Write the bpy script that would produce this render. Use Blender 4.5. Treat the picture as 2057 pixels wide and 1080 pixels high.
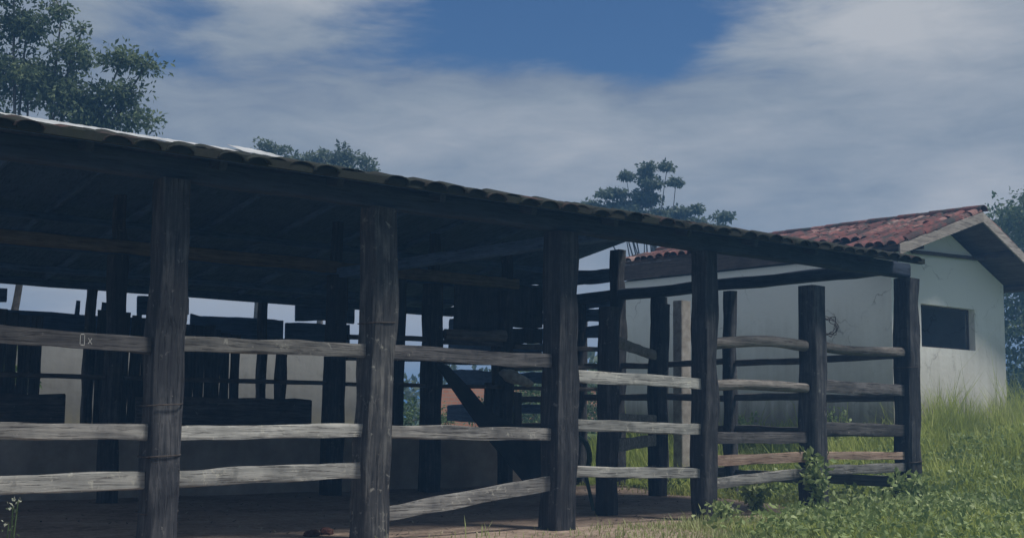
import bpy, bmesh, math, random
import numpy as np
from mathutils import Vector, Matrix, noise as mnoise

for o in list(bpy.data.objects): bpy.data.objects.remove(o, do_unlink=True)
SC = bpy.context.scene
COL = SC.collection
R = math.radians

# ------------------------------------------------------------------ camera
EYE, PITCH, YAW, ROLL = Vector((0, -10.17, 1.15)), .1155, .6847, .0125
F = Vector((math.sin(YAW)*math.cos(PITCH), math.cos(YAW)*math.cos(PITCH), math.sin(PITCH)))
Rt = Vector((math.cos(YAW), -math.sin(YAW), 0)); Up = Rt.cross(F)
Rt2 = Rt*math.cos(ROLL) + Up*math.sin(ROLL); Up2 = Rt2.cross(F)
cam = bpy.data.cameras.new('camera'); cam.sensor_width = 36; cam.lens = 36*2567/2057
cam.clip_end = 3000; cam.clip_start = .05
co = bpy.data.objects.new('camera', cam); COL.objects.link(co)
M = Matrix(((Rt2.x, Up2.x, -F.x, EYE.x), (Rt2.y, Up2.y, -F.y, EYE.y), (Rt2.z, Up2.z, -F.z, EYE.z), (0, 0, 0, 1)))
co.matrix_world = M
SC.camera = co

# ------------------------------------------------------------------ light
SUN_DIR = Vector((.29, -.40, .91)).normalized()          # towards the sun
sl = bpy.data.lights.new('sun', 'SUN'); sl.energy = 3.25; sl.angle = R(12); sl.color = (1, .95, .88)
so = bpy.data.objects.new('sun', sl); COL.objects.link(so)
so.rotation_euler = SUN_DIR.to_track_quat('Z', 'Y').to_euler()

W = bpy.data.worlds.new('World'); SC.world = W; W.use_nodes = True
nt = W.node_tree; N = nt.nodes; L = nt.links
N.clear()
def nd(tree, typ, **kw):
    n = tree.nodes.new(typ)
    for k, v in kw.items():
        if k.startswith('i_'):
            key = k[2:]
            n.inputs[int(key) if key.isdigit() else key].default_value = v
        else: setattr(n, k, v)
    return n
def mth(tree, op, a, b=None, c=None, clamp=False):
    n = tree.nodes.new('ShaderNodeMath'); n.operation = op; n.use_clamp = clamp
    for i, v in enumerate((a, b, c)):
        if v is None: continue
        if isinstance(v, (int, float)): n.inputs[i].default_value = v
        else: tree.links.new(v, n.inputs[i])
    return n.outputs[0]
def ramp(tree, fac, stops, interp='LINEAR'):
    n = tree.nodes.new('ShaderNodeValToRGB'); cr = n.color_ramp; cr.interpolation = interp
    while len(cr.elements) < len(stops): cr.elements.new(.5)
    for e, (p, c) in zip(cr.elements, stops):
        e.position = p; e.color = (c[0], c[1], c[2], 1) if not isinstance(c, (int, float)) else (c, c, c, 1)
    tree.links.new(fac, n.inputs[0]); return n.outputs[0]
def mixc(tree, fac, a, b, mode='MIX'):
    n = tree.nodes.new('ShaderNodeMix'); n.data_type = 'RGBA'; n.blend_type = mode
    for idx, v in ((0, fac), (6, a), (7, b)):
        if isinstance(v, (int, float)): n.inputs[idx].default_value = v
        elif isinstance(v, tuple): n.inputs[idx].default_value = (v[0], v[1], v[2], 1)
        else: tree.links.new(v, n.inputs[idx])
    return n.outputs[2]

sky = nd(nt, 'ShaderNodeTexSky', sky_type='NISHITA', sun_disc=False)
sky.sun_elevation = math.asin(SUN_DIR.z); sky.sun_rotation = math.atan2(SUN_DIR.x, SUN_DIR.y)
sky.air_density = 1.0; sky.dust_density = .6; sky.ozone_density = 2.0
tc = nd(nt, 'ShaderNodeTexCoord')
sep = nd(nt, 'ShaderNodeSeparateXYZ'); L.new(tc.outputs['Generated'], sep.inputs[0])
az = mth(nt, 'ARCTAN2', sep.outputs[0], sep.outputs[1])          # heading from +y
el = mth(nt, 'ARCSINE', sep.outputs[2])
comb = nd(nt, 'ShaderNodeCombineXYZ')
L.new(az, comb.inputs[0]); L.new(mth(nt, 'MULTIPLY', el, 3.4), comb.inputs[1])
def wnoise(scale, detail, rough, dist=0., off=0.):
    mp = nd(nt, 'ShaderNodeMapping'); mp.inputs['Location'].default_value = (off, off*.7, off*.3)
    L.new(comb.outputs[0], mp.inputs[0])
    n = nd(nt, 'ShaderNodeTexNoise', i_Scale=scale, i_Detail=detail, i_Roughness=rough, i_Distortion=dist)
    L.new(mp.outputs[0], n.inputs['Vector']); return n.outputs['Fac']
n1 = wnoise(5.0, 8, .56, .5, 3.1); n2 = wnoise(13, 7, .6, .4, 7.7); n3 = wnoise(3.0, 5, .55, .3, 11.3)
def blob(a0, e0, sa, se):
    dx = mth(nt, 'DIVIDE', mth(nt, 'SUBTRACT', az, a0), sa); dy = mth(nt, 'DIVIDE', mth(nt, 'SUBTRACT', el, e0), se)
    r2 = mth(nt, 'ADD', mth(nt, 'MULTIPLY', dx, dx), mth(nt, 'MULTIPLY', dy, dy))
    return mth(nt, 'EXPONENT', mth(nt, 'MULTIPLY', r2, -1.0))
def add(*v):
    s = v[0]
    for x in v[1:]: s = mth(nt, 'ADD', s, x)
    return s
def mul(a, b): return mth(nt, 'MULTIPLY', a, b)
# where the broken cloud deck opens onto blue
hole = add(mul(blob(.715, .318, .17, .040), .85), mul(blob(.72, .275, .22, .018), .22), mul(blob(.40, .300, .07, .07), .40), mul(blob(.80, .30, .06, .04), .35))
cover = add(mul(n1, 1.05), mul(n2, .55), -.09)
cover = mth(nt, 'SUBTRACT', cover, hole)
cmask = ramp(nt, cover, [(.08, 0.), (.54, 1.)], 'EASE')
# thickness: bright tops and grey undersides
bright = add(mul(n1, .55), mul(n2, .60), mul(n3, .40), -.31,
             mul(blob(.53, .335, .11, .030), .35), mul(blob(.98, .305, .10, .05), .45),
             mul(blob(.80, .205, .16, .04), .10), mul(blob(1.03, .17, .05, .03), .40), mul(blob(.68, .215, .25, .04), .14),
             mul(blob(-1.5, .5, .9, .5), .35), mul(blob(.52, .06, .22, .06), .75), mul(blob(.72, .262, .16, .016), -.22), mul(blob(.38, .25, .10, .05), -.12))  # includes an unseen bright cloud bank added to light the left-facing walls
cc = ramp(nt, bright, [(.28, (2.0, 2.5, 3.35)), (.5, (2.8, 3.3, 3.95)), (.68, (3.55, 3.95, 4.5)), (.95, (5.0, 5.2, 5.5))])
ccn = cc.node
for e in ccn.color_ramp.elements: e.color = tuple(min(1, x/6) for x in e.color[:3]) + (1,)
sc_c = nd(nt, 'ShaderNodeVectorMath', operation='SCALE'); L.new(cc, sc_c.inputs[0]); sc_c.inputs['Scale'].default_value = 6.0
sky_s = nd(nt, 'ShaderNodeVectorMath', operation='MULTIPLY'); L.new(sky.outputs[0], sky_s.inputs[0]); sky_s.inputs[1].default_value = (.36, .52, .70)
final = mixc(nt, cmask, sky_s.outputs[0], sc_c.outputs[0])
bg = nd(nt, 'ShaderNodeBackground', i_Strength=.088); L.new(final, bg.inputs[0])
wo = nd(nt, 'ShaderNodeOutputWorld'); L.new(bg.outputs[0], wo.inputs[0])

SC.view_settings.view_transform = 'Standard'; SC.view_settings.look = 'None'
SC.view_settings.exposure = .15; SC.view_settings.gamma = 1
HAZE = .0048
SC.cycles.max_bounces = 8; SC.cycles.volume_bounces = 0; SC.cycles.diffuse_bounces = 6; SC.cycles.transparent_max_bounces = 6

# ------------------------------------------------------------------ materials
def newmat(name):
    m = bpy.data.materials.new(name); m.use_nodes = True
    t = m.node_tree; t.nodes.clear()
    out = t.nodes.new('ShaderNodeOutputMaterial'); b = t.nodes.new('ShaderNodeBsdfPrincipled')
    b.inputs['Roughness'].default_value = .85; b.inputs['Specular IOR Level'].default_value = .25
    t.links.new(b.outputs[0], out.inputs[0]); return m, t, b
def coords(t, scale, kind='Object', loc_rand=True):
    c = t.nodes.new('ShaderNodeTexCoord'); mp = t.nodes.new('ShaderNodeMapping'); mp.inputs['Scale'].default_value = scale
    t.links.new(c.outputs[kind], mp.inputs[0])
    return mp.outputs[0]
def tnoise(t, vec, scale, detail=4, rough=.55, dist=0.):
    n = nd(t, 'ShaderNodeTexNoise', i_Scale=scale, i_Detail=detail, i_Roughness=rough, i_Distortion=dist)
    t.links.new(vec, n.inputs['Vector']); return n.outputs['Fac']
def bump(t, b, h, strength, dist=.01):
    n = nd(t, 'ShaderNodeBump', i_Strength=strength, i_Distance=dist); t.links.new(h, n.inputs['Height'])
    t.links.new(n.outputs[0], b.inputs['Normal'])
def wood(name, dark, mid, light, axis, lichen=None, lich_amt=.62, bs=.8):
    m, t, b = newmat(name)
    s = [22, 22, 22]; s['xyz'.index(axis)] = 1.1
    v = coords(t, s); v2 = coords(t, (1, 1, 1))
    oi = t.nodes.new('ShaderNodeObjectInfo')
    g = tnoise(t, v, 1.0, 6, .65, .6); g2 = tnoise(t, v2, 4.0, 5, .6); g3 = tnoise(t, v, 3.2, 3, .6)
    f = mth(t, 'ADD', mth(t, 'MULTIPLY', g, .62), mth(t, 'MULTIPLY', g2, .38))
    c = ramp(t, f, [(.34, dark), (.5, mid), (.68, light)])
    crack = ramp(t, g3, [(.36, 0.), (.43, 1.)])
    c = mixc(t, 1.0, c, mixc(t, crack, (.52, .50, .50), (1, 1, 1)), 'MULTIPLY')
    if lichen:
        lf = tnoise(t, v2, 9.0, 6, .7, .4)
        c = mixc(t, ramp(t, lf, [(lich_amt-.04, 0.), (lich_amt+.05, .85)]), c, lichen)
        stain = tnoise(t, v2, 5.5, 4, .6, .3)
        c = mixc(t, ramp(t, stain, [(.60, 0.), (.70, .6)]), c, dark)
    val = mth(t, 'ADD', mth(t, 'MULTIPLY', oi.outputs['Random'], .45), .78)
    hs = nd(t, 'ShaderNodeHueSaturation'); t.links.new(c, hs.inputs['Color']); t.links.new(val, hs.inputs['Value'])
    t.links.new(hs.outputs[0], b.inputs['Base Color'])
    bump(t, b, mth(t, 'ADD', g, mth(t, 'MULTIPLY', crack, .5)), bs, .012)
    return m
MAT = {}
MAT['post'] = wood('weathered_post', (.019, .020, .025), (.040, .042, .048), (.115, .116, .122), 'z', (.21, .21, .20), .665, bs=.7)
MAT['post_pale'] = wood('lichen_post', (.021, .022, .025), (.050, .051, .053), (.15, .149, .143), 'z', (.26, .258, .235), .63, bs=.6)
MAT['rail'] = wood('grey_rail', (.07, .07, .07), (.185, .18, .17), (.33, .32, .295), 'x', (.46, .45, .40), .64)
MAT['rail_dark'] = wood('dark_rail', (.035, .034, .037), (.085, .082, .083), (.17, .162, .16), 'x', (.34, .33, .30), .68)
MAT['rail_pale'] = wood('pale_rail', (.17, .17, .16), (.33, .33, .31), (.48, .47, .43), 'x', (.52, .51, .44), .62)
MAT['rail_red'] = wood('reddish_plank', (.17, .10, .075), (.30, .215, .165), (.40, .31, .25), 'x', (.38, .30, .22), .66)
MAT['log'] = wood('round_log', (.08, .075, .07), (.18, .165, .15), (.27, .25, .23), 'x')
MAT['beam_x'] = wood('ambient_blue_beam', (.05, .095, .18), (.09, .16, .30), (.14, .23, .40), 'x', bs=.5)  # blue ambient light under the roof is put into the wood colour
MAT['plate'] = wood('dark_plate', (.02, .03, .05), (.038, .056, .09), (.07, .095, .15), 'x', bs=.5)  # this and the rafters carry the same ambient blue in a darker wood
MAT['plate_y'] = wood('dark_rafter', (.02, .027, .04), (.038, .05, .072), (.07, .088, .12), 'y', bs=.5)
MAT['beam_y'] = wood('ambient_blue_beam_cross', (.05, .095, .18), (.09, .16, .30), (.14, .23, .40), 'y', bs=.5)  # cross beams and boarding: bluish ambient light put into the colour
MAT['beam_lit'] = wood('lit_brown_plate', (.10, .09, .06), (.2, .17, .12), (.3, .26, .19), 'x')  # light reaching this beam from the front is put into its paler brown
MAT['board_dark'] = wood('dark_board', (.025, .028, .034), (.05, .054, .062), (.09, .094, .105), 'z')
MAT['wood_y'] = wood('old_rail_cross', (.06, .058, .056), (.12, .115, .11), (.2, .19, .18), 'y')
MAT['barge'] = wood('pale_barge', (.22, .19, .17), (.36, .32, .29), (.46, .42, .38), 'x')
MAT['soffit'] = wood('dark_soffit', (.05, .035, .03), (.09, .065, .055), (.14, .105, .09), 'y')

def simple(name, c1, c2, scale=6., rough=.9, bs=.4, spec=.2, detail=5, third=None):
    m, t, b = newmat(name); v = coords(t, (1, 1, 1)); f = tnoise(t, v, scale, detail, .6)
    st = [(.36, c1), (.64, c2)]
    if third: st.append((.78, third))
    t.links.new(ramp(t, f, st), b.inputs['Base Color'])
    b.inputs['Roughness'].default_value = rough; b.inputs['Specular IOR Level'].default_value = spec
    bump(t, b, tnoise(t, v, scale*6, 4), bs, .008); return m
MAT['concrete'] = simple('stained_concrete', (.28, .24, .20), (.42, .37, .32), 2.2, third=(.50, .46, .41))
MAT['pale_concrete'] = simple('mottled_concrete', (.26, .23, .20), (.42, .39, .36), 7., third=(.5, .48, .46))
MAT['zinc'] = simple('pale_roof_sheet', (.40, .41, .42), (.58, .59, .59), 3., .45, .1, .4)
MAT['tarp'] = simple('dark_board_sheet', (.015, .018, .022), (.04, .042, .045), 3.)
MAT['sack'] = simple('grey_sack', (.28, .27, .25), (.48, .47, .44), 8., bs=.8)
MAT['wire'] = simple('rusty_wire', (.05, .04, .035), (.10, .085, .075), 20.)
MAT['hoop'] = simple('green_hoop', (.03, .06, .05), (.06, .10, .085), 8., .5)
MAT['clod'] = simple('dark_clod', (.05, .02, .016), (.09, .045, .035), 20.)
MAT['chalk'] = simple('chalk', (.5, .5, .48), (.62, .62, .6), 30.)
MAT['bark'] = simple('bark', (.08, .07, .06), (.18, .16, .14), 9., bs=1.)
MAT['stem'] = simple('green_stem', (.07, .11, .04), (.12, .17, .07), 9.)
MAT['flower'] = simple('pale_flower', (.25, .26, .2), (.36, .37, .3), 9.)
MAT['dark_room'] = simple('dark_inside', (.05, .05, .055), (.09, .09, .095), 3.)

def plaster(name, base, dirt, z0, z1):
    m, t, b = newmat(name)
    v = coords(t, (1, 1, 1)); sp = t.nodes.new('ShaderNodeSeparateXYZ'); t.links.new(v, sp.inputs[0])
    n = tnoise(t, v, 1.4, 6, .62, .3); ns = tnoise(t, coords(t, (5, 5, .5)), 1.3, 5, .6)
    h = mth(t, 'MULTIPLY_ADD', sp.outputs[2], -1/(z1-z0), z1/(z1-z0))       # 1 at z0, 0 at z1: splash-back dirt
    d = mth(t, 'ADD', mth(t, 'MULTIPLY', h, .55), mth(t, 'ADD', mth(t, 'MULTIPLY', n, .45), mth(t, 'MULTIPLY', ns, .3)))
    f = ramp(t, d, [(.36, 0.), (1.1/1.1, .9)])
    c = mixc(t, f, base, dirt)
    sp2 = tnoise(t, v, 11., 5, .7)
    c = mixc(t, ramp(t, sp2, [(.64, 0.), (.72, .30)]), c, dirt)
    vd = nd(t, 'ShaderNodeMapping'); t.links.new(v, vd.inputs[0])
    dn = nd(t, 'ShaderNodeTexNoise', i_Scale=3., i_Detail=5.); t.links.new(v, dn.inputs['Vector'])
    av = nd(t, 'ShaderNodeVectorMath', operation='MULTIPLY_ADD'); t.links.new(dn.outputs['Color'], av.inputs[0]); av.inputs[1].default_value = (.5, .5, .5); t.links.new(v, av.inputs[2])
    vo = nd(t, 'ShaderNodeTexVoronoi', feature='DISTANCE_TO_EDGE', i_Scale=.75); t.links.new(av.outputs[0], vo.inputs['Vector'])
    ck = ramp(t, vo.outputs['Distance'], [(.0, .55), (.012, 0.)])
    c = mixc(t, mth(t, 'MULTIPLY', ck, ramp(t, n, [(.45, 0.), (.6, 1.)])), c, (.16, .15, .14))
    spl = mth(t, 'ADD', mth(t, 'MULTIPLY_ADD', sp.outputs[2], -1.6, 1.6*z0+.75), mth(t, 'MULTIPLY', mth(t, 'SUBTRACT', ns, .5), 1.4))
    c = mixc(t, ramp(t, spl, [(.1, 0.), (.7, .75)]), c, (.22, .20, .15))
    t.links.new(c, b.inputs['Base Color']); bump(t, b, tnoise(t, v, 9, 6), .45, .015); return m
MAT['plaster'] = plaster('white_plaster', (.80, .80, .775), (.36, .34, .29), .6, 2.6)
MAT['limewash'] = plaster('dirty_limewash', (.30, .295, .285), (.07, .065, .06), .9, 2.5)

def tilemat(name, stops, moss, moss_amt):
    m, t, b = newmat(name); v = coords(t, (1, 1, 1))
    a = nd(t, 'ShaderNodeAttribute', attribute_name='tint')
    c = ramp(t, a.outputs['Fac'], stops)
    n = tnoise(t, v, 5., 5, .65)
    c = mixc(t, ramp(t, n, [(moss_amt, 0.), (moss_amt+.16, .9)]), c, moss)
    n2 = tnoise(t, v, 30., 4, .6)
    c = mixc(t, 1., c, ramp(t, n2, [(.3, .72), (.7, 1.1)]), 'MULTIPLY')
    t.links.new(c, b.inputs['Base Color']); bump(t, b, n2, .5, .006); return m
MAT['tile_mossy'] = tilemat('mossy_tile', [(0., (.012, .014, .012)), (.6, (.022, .024, .018)), (.85, (.04, .026, .022)), (1., (.09, .045, .038))], (.018, .023, .014), .42)
MAT['tile_red'] = tilemat('red_tile', [(0., (.04, .026, .027)), (.3, (.12, .045, .042)), (.55, (.185, .068, .062)), (.8, (.27, .13, .115)), (1., (.36, .24, .22))], (.04, .046, .043), .45)

def brickmat():
    m, t, b = newmat('orange_brick'); v = coords(t, (1, 1, 1))
    sp = t.nodes.new('ShaderNodeSeparateXYZ'); t.links.new(v, sp.inputs[0])
    cb = t.nodes.new('ShaderNodeCombineXYZ'); t.links.new(sp.outputs[0], cb.inputs[0]); t.links.new(sp.outputs[2], cb.inputs[1])
    br = nd(t, 'ShaderNodeTexBrick', i_Scale=2.2); t.links.new(cb.outputs[0], br.inputs['Vector'])
    br.inputs['Color1'].default_value = (.42, .17, .10, 1); br.inputs['Color2'].default_value = (.5, .24, .15, 1); br.inputs['Mortar'].default_value = (.32, .28, .25, 1)
    t.links.new(br.outputs[0], b.inputs['Base Color']); return m
MAT['brick'] = brickmat()

def leafmat(name, c1, c2, c3, trans=.3):
    m, t, b = newmat(name)
    a = nd(t, 'ShaderNodeAttribute', attribute_name='tint')
    c = ramp(t, a.outputs['Fac'], [(0., c1), (.55, c2), (1., c3)])
    t.links.new(c, b.inputs['Base Color']); b.inputs['Roughness'].default_value = .6; b.inputs['Specular IOR Level'].default_value = .3
    tr = t.nodes.new('ShaderNodeBsdfTranslucent'); t.links.new(c, tr.inputs[0])
    mx = t.nodes.new('ShaderNodeMixShader'); mx.inputs[0].default_value = trans
    t.links.new(b.outputs[0], mx.inputs[1]); t.links.new(tr.outputs[0], mx.inputs[2])
    out = [n for n in t.nodes if n.type == 'OUTPUT_MATERIAL'][0]; t.links.new(mx.outputs[0], out.inputs[0]); return m
MAT['leaf'] = leafmat('leaves', (.065, .095, .055), (.13, .18, .095), (.23, .29, .14), .4)
MAT['leaf_far'] = leafmat('leaves_far', (.075, .105, .07), (.135, .17, .11), (.20, .24, .15), .4)
MAT['leaf_shrub'] = leafmat('leaves_shrub', (.04, .075, .025), (.085, .14, .05), (.17, .23, .09))
MAT['weed'] = leafmat('weed_leaves', (.14, .20, .07), (.28, .36, .13), (.48, .54, .28))
MAT['grass'] = leafmat('grass_blades', (.17, .22, .045), (.38, .45, .105), (.60, .61, .22), .45)
MAT['grass_dry'] = leafmat('dry_grass', (.18, .22, .07), (.32, .37, .14), (.48, .50, .26), .3)

MAT['litter'] = leafmat('straw', (.03, .022, .018), (.12, .095, .07), (.42, .37, .26), .1)
def groundmat():
    m, t, b = newmat('ground_soil'); v = coords(t, (1, 1, 1))
    a = nd(t, 'ShaderNodeAttribute', attribute_name='tint')          # 0 bare earth, 1 under grass
    n = tnoise(t, v, .9, 6, .6, .3); n2 = tnoise(t, v, 7., 6, .65); n3 = tnoise(t, v, 30., 4, .6)
    earth = ramp(t, mth(t, 'ADD', mth(t, 'MULTIPLY', n, .5), mth(t, 'MULTIPLY', n2, .5)), [(.36, (.17, .125, .095)), (.5, (.33, .25, .195)), (.64, (.45, .36, .29))])
    green = ramp(t, n2, [(.35, (.05, .08, .025)), (.65, (.11, .15, .05))])
    f = ramp(t, mth(t, 'ADD', a.outputs['Fac'], mth(t, 'MULTIPLY', mth(t, 'SUBTRACT', n2, .5), .9)), [(.4, 0.), (.6, 1.)])
    c = mixc(t, f, earth, green); c = mixc(t, 1., c, ramp(t, n3, [(.3, .7), (.7, 1.15)]), 'MULTIPLY')
    t.links.new(c, b.inputs['Base Color']); bump(t, b, mth(t, 'ADD', n2, mth(t, 'MULTIPLY', n3, .4)), .7, .03); return m
MAT['ground'] = groundmat()

# ------------------------------------------------------------------ mesh helpers
class MB:
    def __init__(s): s.v = []; s.f = []; s.t = []
    def add(s, vs, fs, tint=.5):
        o = len(s.v); s.v.extend([tuple(p) for p in vs]); s.f.extend([tuple(i+o for i in f) for f in fs]); s.t.extend([tint]*len(vs))
    def build(s, name, mat, parent=None, smooth=35):
        return mesh_obj(name, s.v, s.f, mat, parent, smooth, s.t)
def root_of(o):
    while o.parent: o = o.parent
    return o
def mesh_obj(name, v, f, mat, parent=None, smooth=35, tint=None):
    me = bpy.data.meshes.new(name)
    off = root_of(parent).location if parent else Vector((0, 0, 0))
    if len(v) and not isinstance(v, np.ndarray): v = np.array(v, dtype=np.float64)
    v = v - np.array(off)
    me.from_pydata(v.tolist(), [], f if isinstance(f, list) else f.tolist()); me.update()
    if tint is not None:
        at = me.attributes.new('tint', 'FLOAT', 'POINT'); at.data.foreach_set('value', np.asarray(tint, dtype=np.float32))
    if smooth:
        me.polygons.foreach_set('use_smooth', [True]*len(me.polygons)); me.set_sharp_from_angle(angle=R(smooth))
    me.materials.append(mat)
    o = bpy.data.objects.new(name, me); COL.objects.link(o)
    if parent: o.parent = parent
    return o
def thing(name, label, cat, loc=(0, 0, 0), group=None):
    o = bpy.data.objects.new(name, None); COL.objects.link(o); o.location = loc; o.empty_display_size = .3
    o['label'] = label; o['category'] = cat
    if group: o['group'] = group
    return o
def tag(o, label, cat, group=None):
    o['label'] = label; o['category'] = cat
    if group: o['group'] = group
    return o
def origin_to(o, p):
    """move a parentless mesh's origin to p"""
    p = Vector(p); o.data.transform(Matrix.Translation(-p)); o.location = p; return o

def timber(mb, pts, w, h, sq=6., jit=.006, seed=0, rings=10, n=16, taper=None, up=None, bow=0.):
    """swept stick: pts = path, w = width across, h = height; sq = superellipse exponent (2 = round log)"""
    rnd = random.Random(seed)
    P = [Vector(p) for p in pts]
    seg = [(P[i+1]-P[i]).length for i in range(len(P)-1)]; tot = sum(seg)
    def at(u):
        d = u*tot
        for i, s in enumerate(seg):
            if d <= s or i == len(seg)-1: return P[i].lerp(P[i+1], min(1, d/s))
            d -= s
    ax = (P[-1]-P[0]).normalized()
    upv = Vector(up) if up else (Vector((0, 0, 1)) if abs(ax.z) < .8 else Vector((0, 1, 0)))
    side = ax.cross(upv).normalized(); upv = side.cross(ax).normalized()
    offs = [rnd.uniform(0, 100) for _ in range(3)]
    vs = []; fs = []
    for r in range(rings+1):
        u = r/rings; c = at(u)
        k = 1. if taper is None else 1+(taper-1)*u
        c = c + upv*(bow*math.sin(math.pi*u))
        nx = mnoise.noise(Vector((u*tot*.9+offs[0], 0, 0))); ny = mnoise.noise(Vector((0, u*tot*.9+offs[1], 0)))
        c = c + side*(nx*jit*1.6) + upv*(ny*jit*1.6)
        for i in range(n):
            a = 2*math.pi*(i+.5)/n; ca, sa = math.cos(a), math.sin(a)
            x = math.copysign(abs(ca)**(2/sq), ca); y = math.copysign(abs(sa)**(2/sq), sa)
            q = mnoise.noise(Vector((math.cos(a)*1.3+offs[2], math.sin(a)*1.3, u*tot*2.2)))
            kk = k*(1+q*jit/ max(.03, min(w, h))*2.0)
            vs.append(c + side*(x*w/2*kk) + upv*(y*h/2*kk))
    for r in range(rings):
        for i in range(n):
            j = (i+1) % n; fs.append((r*n+i, r*n+j, (r+1)*n+j, (r+1)*n+i))
    fs.append(tuple(range(n-1, -1, -1))); fs.append(tuple(rings*n+i for i in range(n)))
    # make outward regardless of handedness
    if side.cross(upv).dot(ax) < 0: fs = [tuple(reversed(f)) for f in fs]
    mb.add(vs, fs)
def box(mb, a, b, tint=.5):
    (x0, y0, z0), (x1, y1, z1) = a, b
    vs = [(x0, y0, z0), (x1, y0, z0), (x1, y1, z0), (x0, y1, z0), (x0, y0, z1), (x1, y0, z1), (x1, y1, z1), (x0, y1, z1)]
    mb.add(vs, [(0, 3, 2, 1), (4, 5, 6, 7), (0, 1, 5, 4), (1, 2, 6, 5), (2, 3, 7, 6), (3, 0, 4, 7)], tint)
def stick(name, mat, parent, pts, w, h, **kw):
    mb = MB(); timber(mb, pts, w, h, **kw); return mb.build(name, mat, parent)

# ------------------------------------------------------------------ ground
def sst(a, b, x):
    t = np.clip((x-a)/(b-a), 0, 1); return t*t*(3-2*t)
def gh(x, y):
    x = np.asarray(x, float); y = np.asarray(y, float)
    z = .70*sst(15.8, 19.6, x)*sst(-9, -3, y)
    z = z + .55*sst(12.5, 20, y)*(1-sst(15.8, 19.6, x))
    z = z + .05*np.sin(x*1.7+.5)*np.sin(y*1.3+1)*sst(11.5, 13.5, x) + .015*np.sin(x*3.1)*np.sin(y*2.7)
    z = z - .25*sst(-2.5, -9, y)*(1-sst(15.8, 19.6, x))
    return z
def grassiness(x, y):
    x = np.asarray(x, float); y = np.asarray(y, float)
    front = sst(8.0, 11.0, x) * sst(.25, -.35, y+1.15-1.35*sst(10.6, 13.8, x))
    side = sst(14.6, 15.7, x+.25*np.sin(y*2.))
    back = sst(11.4, 12.6, y)
    near = sst(-2.0, -4.2, y)*.9
    corner = sst(13.4, 14.6, x-.2*y)*(y >= .0)*.9
    return np.clip(np.maximum.reduce([front, side, back, near, corner]), 0, 1)
xs = np.unique(np.concatenate([np.linspace(-900, -30, 12), np.arange(-30, -4, 2.), np.arange(-4, 30, .3), np.arange(30, 70, 3), np.linspace(70, 1500, 14)]))
ys = np.unique(np.concatenate([np.linspace(-600, -30, 10), np.arange(-30, -9, 2.), np.arange(-9, 24, .3), np.arange(24, 70, 3), np.linspace(70, 1800, 14)]))
X, Y = np.meshgrid(xs, ys); Z = gh(X, Y)
V = np.stack([X.ravel(), Y.ravel(), Z.ravel()], 1); nxg, nyg = len(xs), len(ys)
idx = np.arange(nxg*nyg).reshape(nyg, nxg)
Fq = np.stack([idx[:-1, :-1].ravel(), idx[:-1, 1:].ravel(), idx[1:, 1:].ravel(), idx[1:, :-1].ravel()], 1)
g = mesh_obj('ground', V, Fq.tolist(), MAT['ground'], None, 180, grassiness(X, Y).ravel()); g['kind'] = 'structure'

# ------------------------------------------------------------------ cattle shed
shed = thing('cattle_shed', 'long open timber cattle shed with mossy tiled roof and plank rails between rough posts', 'shed', (9, 0, 0))
XL, XR = .9, 15.36                     # roof ends
YE, YRG, YB = -.58, 4.6, 11.0          # front eave, ridge, back eave
ZE, ZRG = 3.255, 4.385                   # deck height at front eave and ridge
SF = (ZRG-ZE)/(YRG-YE); SB = .165
def xend(y): return 14.92+.48*min(1, max(0, (y-YE)/(YRG-YE)))     # the right verge runs slightly askew
def zroof(y): return ZE+SF*(y-YE) if y <= YRG else ZRG-SB*(y-YRG)
def post(x, y, top, w, name='post', mat='post', seed=0, base=-.3, lean=(0, 0), sq=9., d=None, taper=.94, jit=.026):
    return stick(name, MAT[mat], shed, [(x, y, base), (x+lean[0], y+lean[1], top)], w, d or w, sq=sq, jit=jit, seed=seed, rings=26, n=24, taper=taper, up=(0, 1, 0))
FP = [(2.33, .28, 'post', (0, 0)), (4.53, .275, 'post', (.02, 0)), (6.62, .28, 'post_pale', (.06, 0)), (8.96, .30, 'post', (.02, 0)),
      (11.23, .24, 'post', (.0, 0)), (15.31, .275, 'post', (.02, 0))]
front = []
for i, (x, w, mt, ln) in enumerate(FP):
    front.append(post(x, 0, 3.12, w, mat=mt, seed=10+i, lean=ln))
short = post(13.20, -.01, 2.86, .30, seed=19, lean=(.06, 0), sq=5, taper=.90, jit=.022); short['label'] = 'shorter rounded post that stops below the roof beam'
# wire ties round the front posts
def wire_tie(parent, x, y, z, w, tilt=.0):
    mb = MB(); n = 16; k = w/2+.008
    pts = []
    for i in range(n):
        a = 2*math.pi*i/n; ca, sa = math.cos(a), math.sin(a)
        pts.append(Vector((x+math.copysign(abs(ca)**.4, ca)*k, y+math.copysign(abs(sa)**.4, sa)*k, z+tilt*ca)))
    r = .006
    for i in range(n):
        a, b = pts[i], pts[(i+1) % n]; timber(mb, [a, b], r*2, r*2, sq=2, jit=0, rings=1, n=6)
    mb.build('wire_tie', MAT['wire'], parent)
for z in (.34, .80, 1.22): wire_tie(front[1], 4.537, 0, z, .278, .012)
for z in (.62, 1.9): wire_tie(front[5], 15.315, 0, z, .28, .012)
wire_tie(front[2], 6.655, 0, 2.02, .275, .01)
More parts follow.
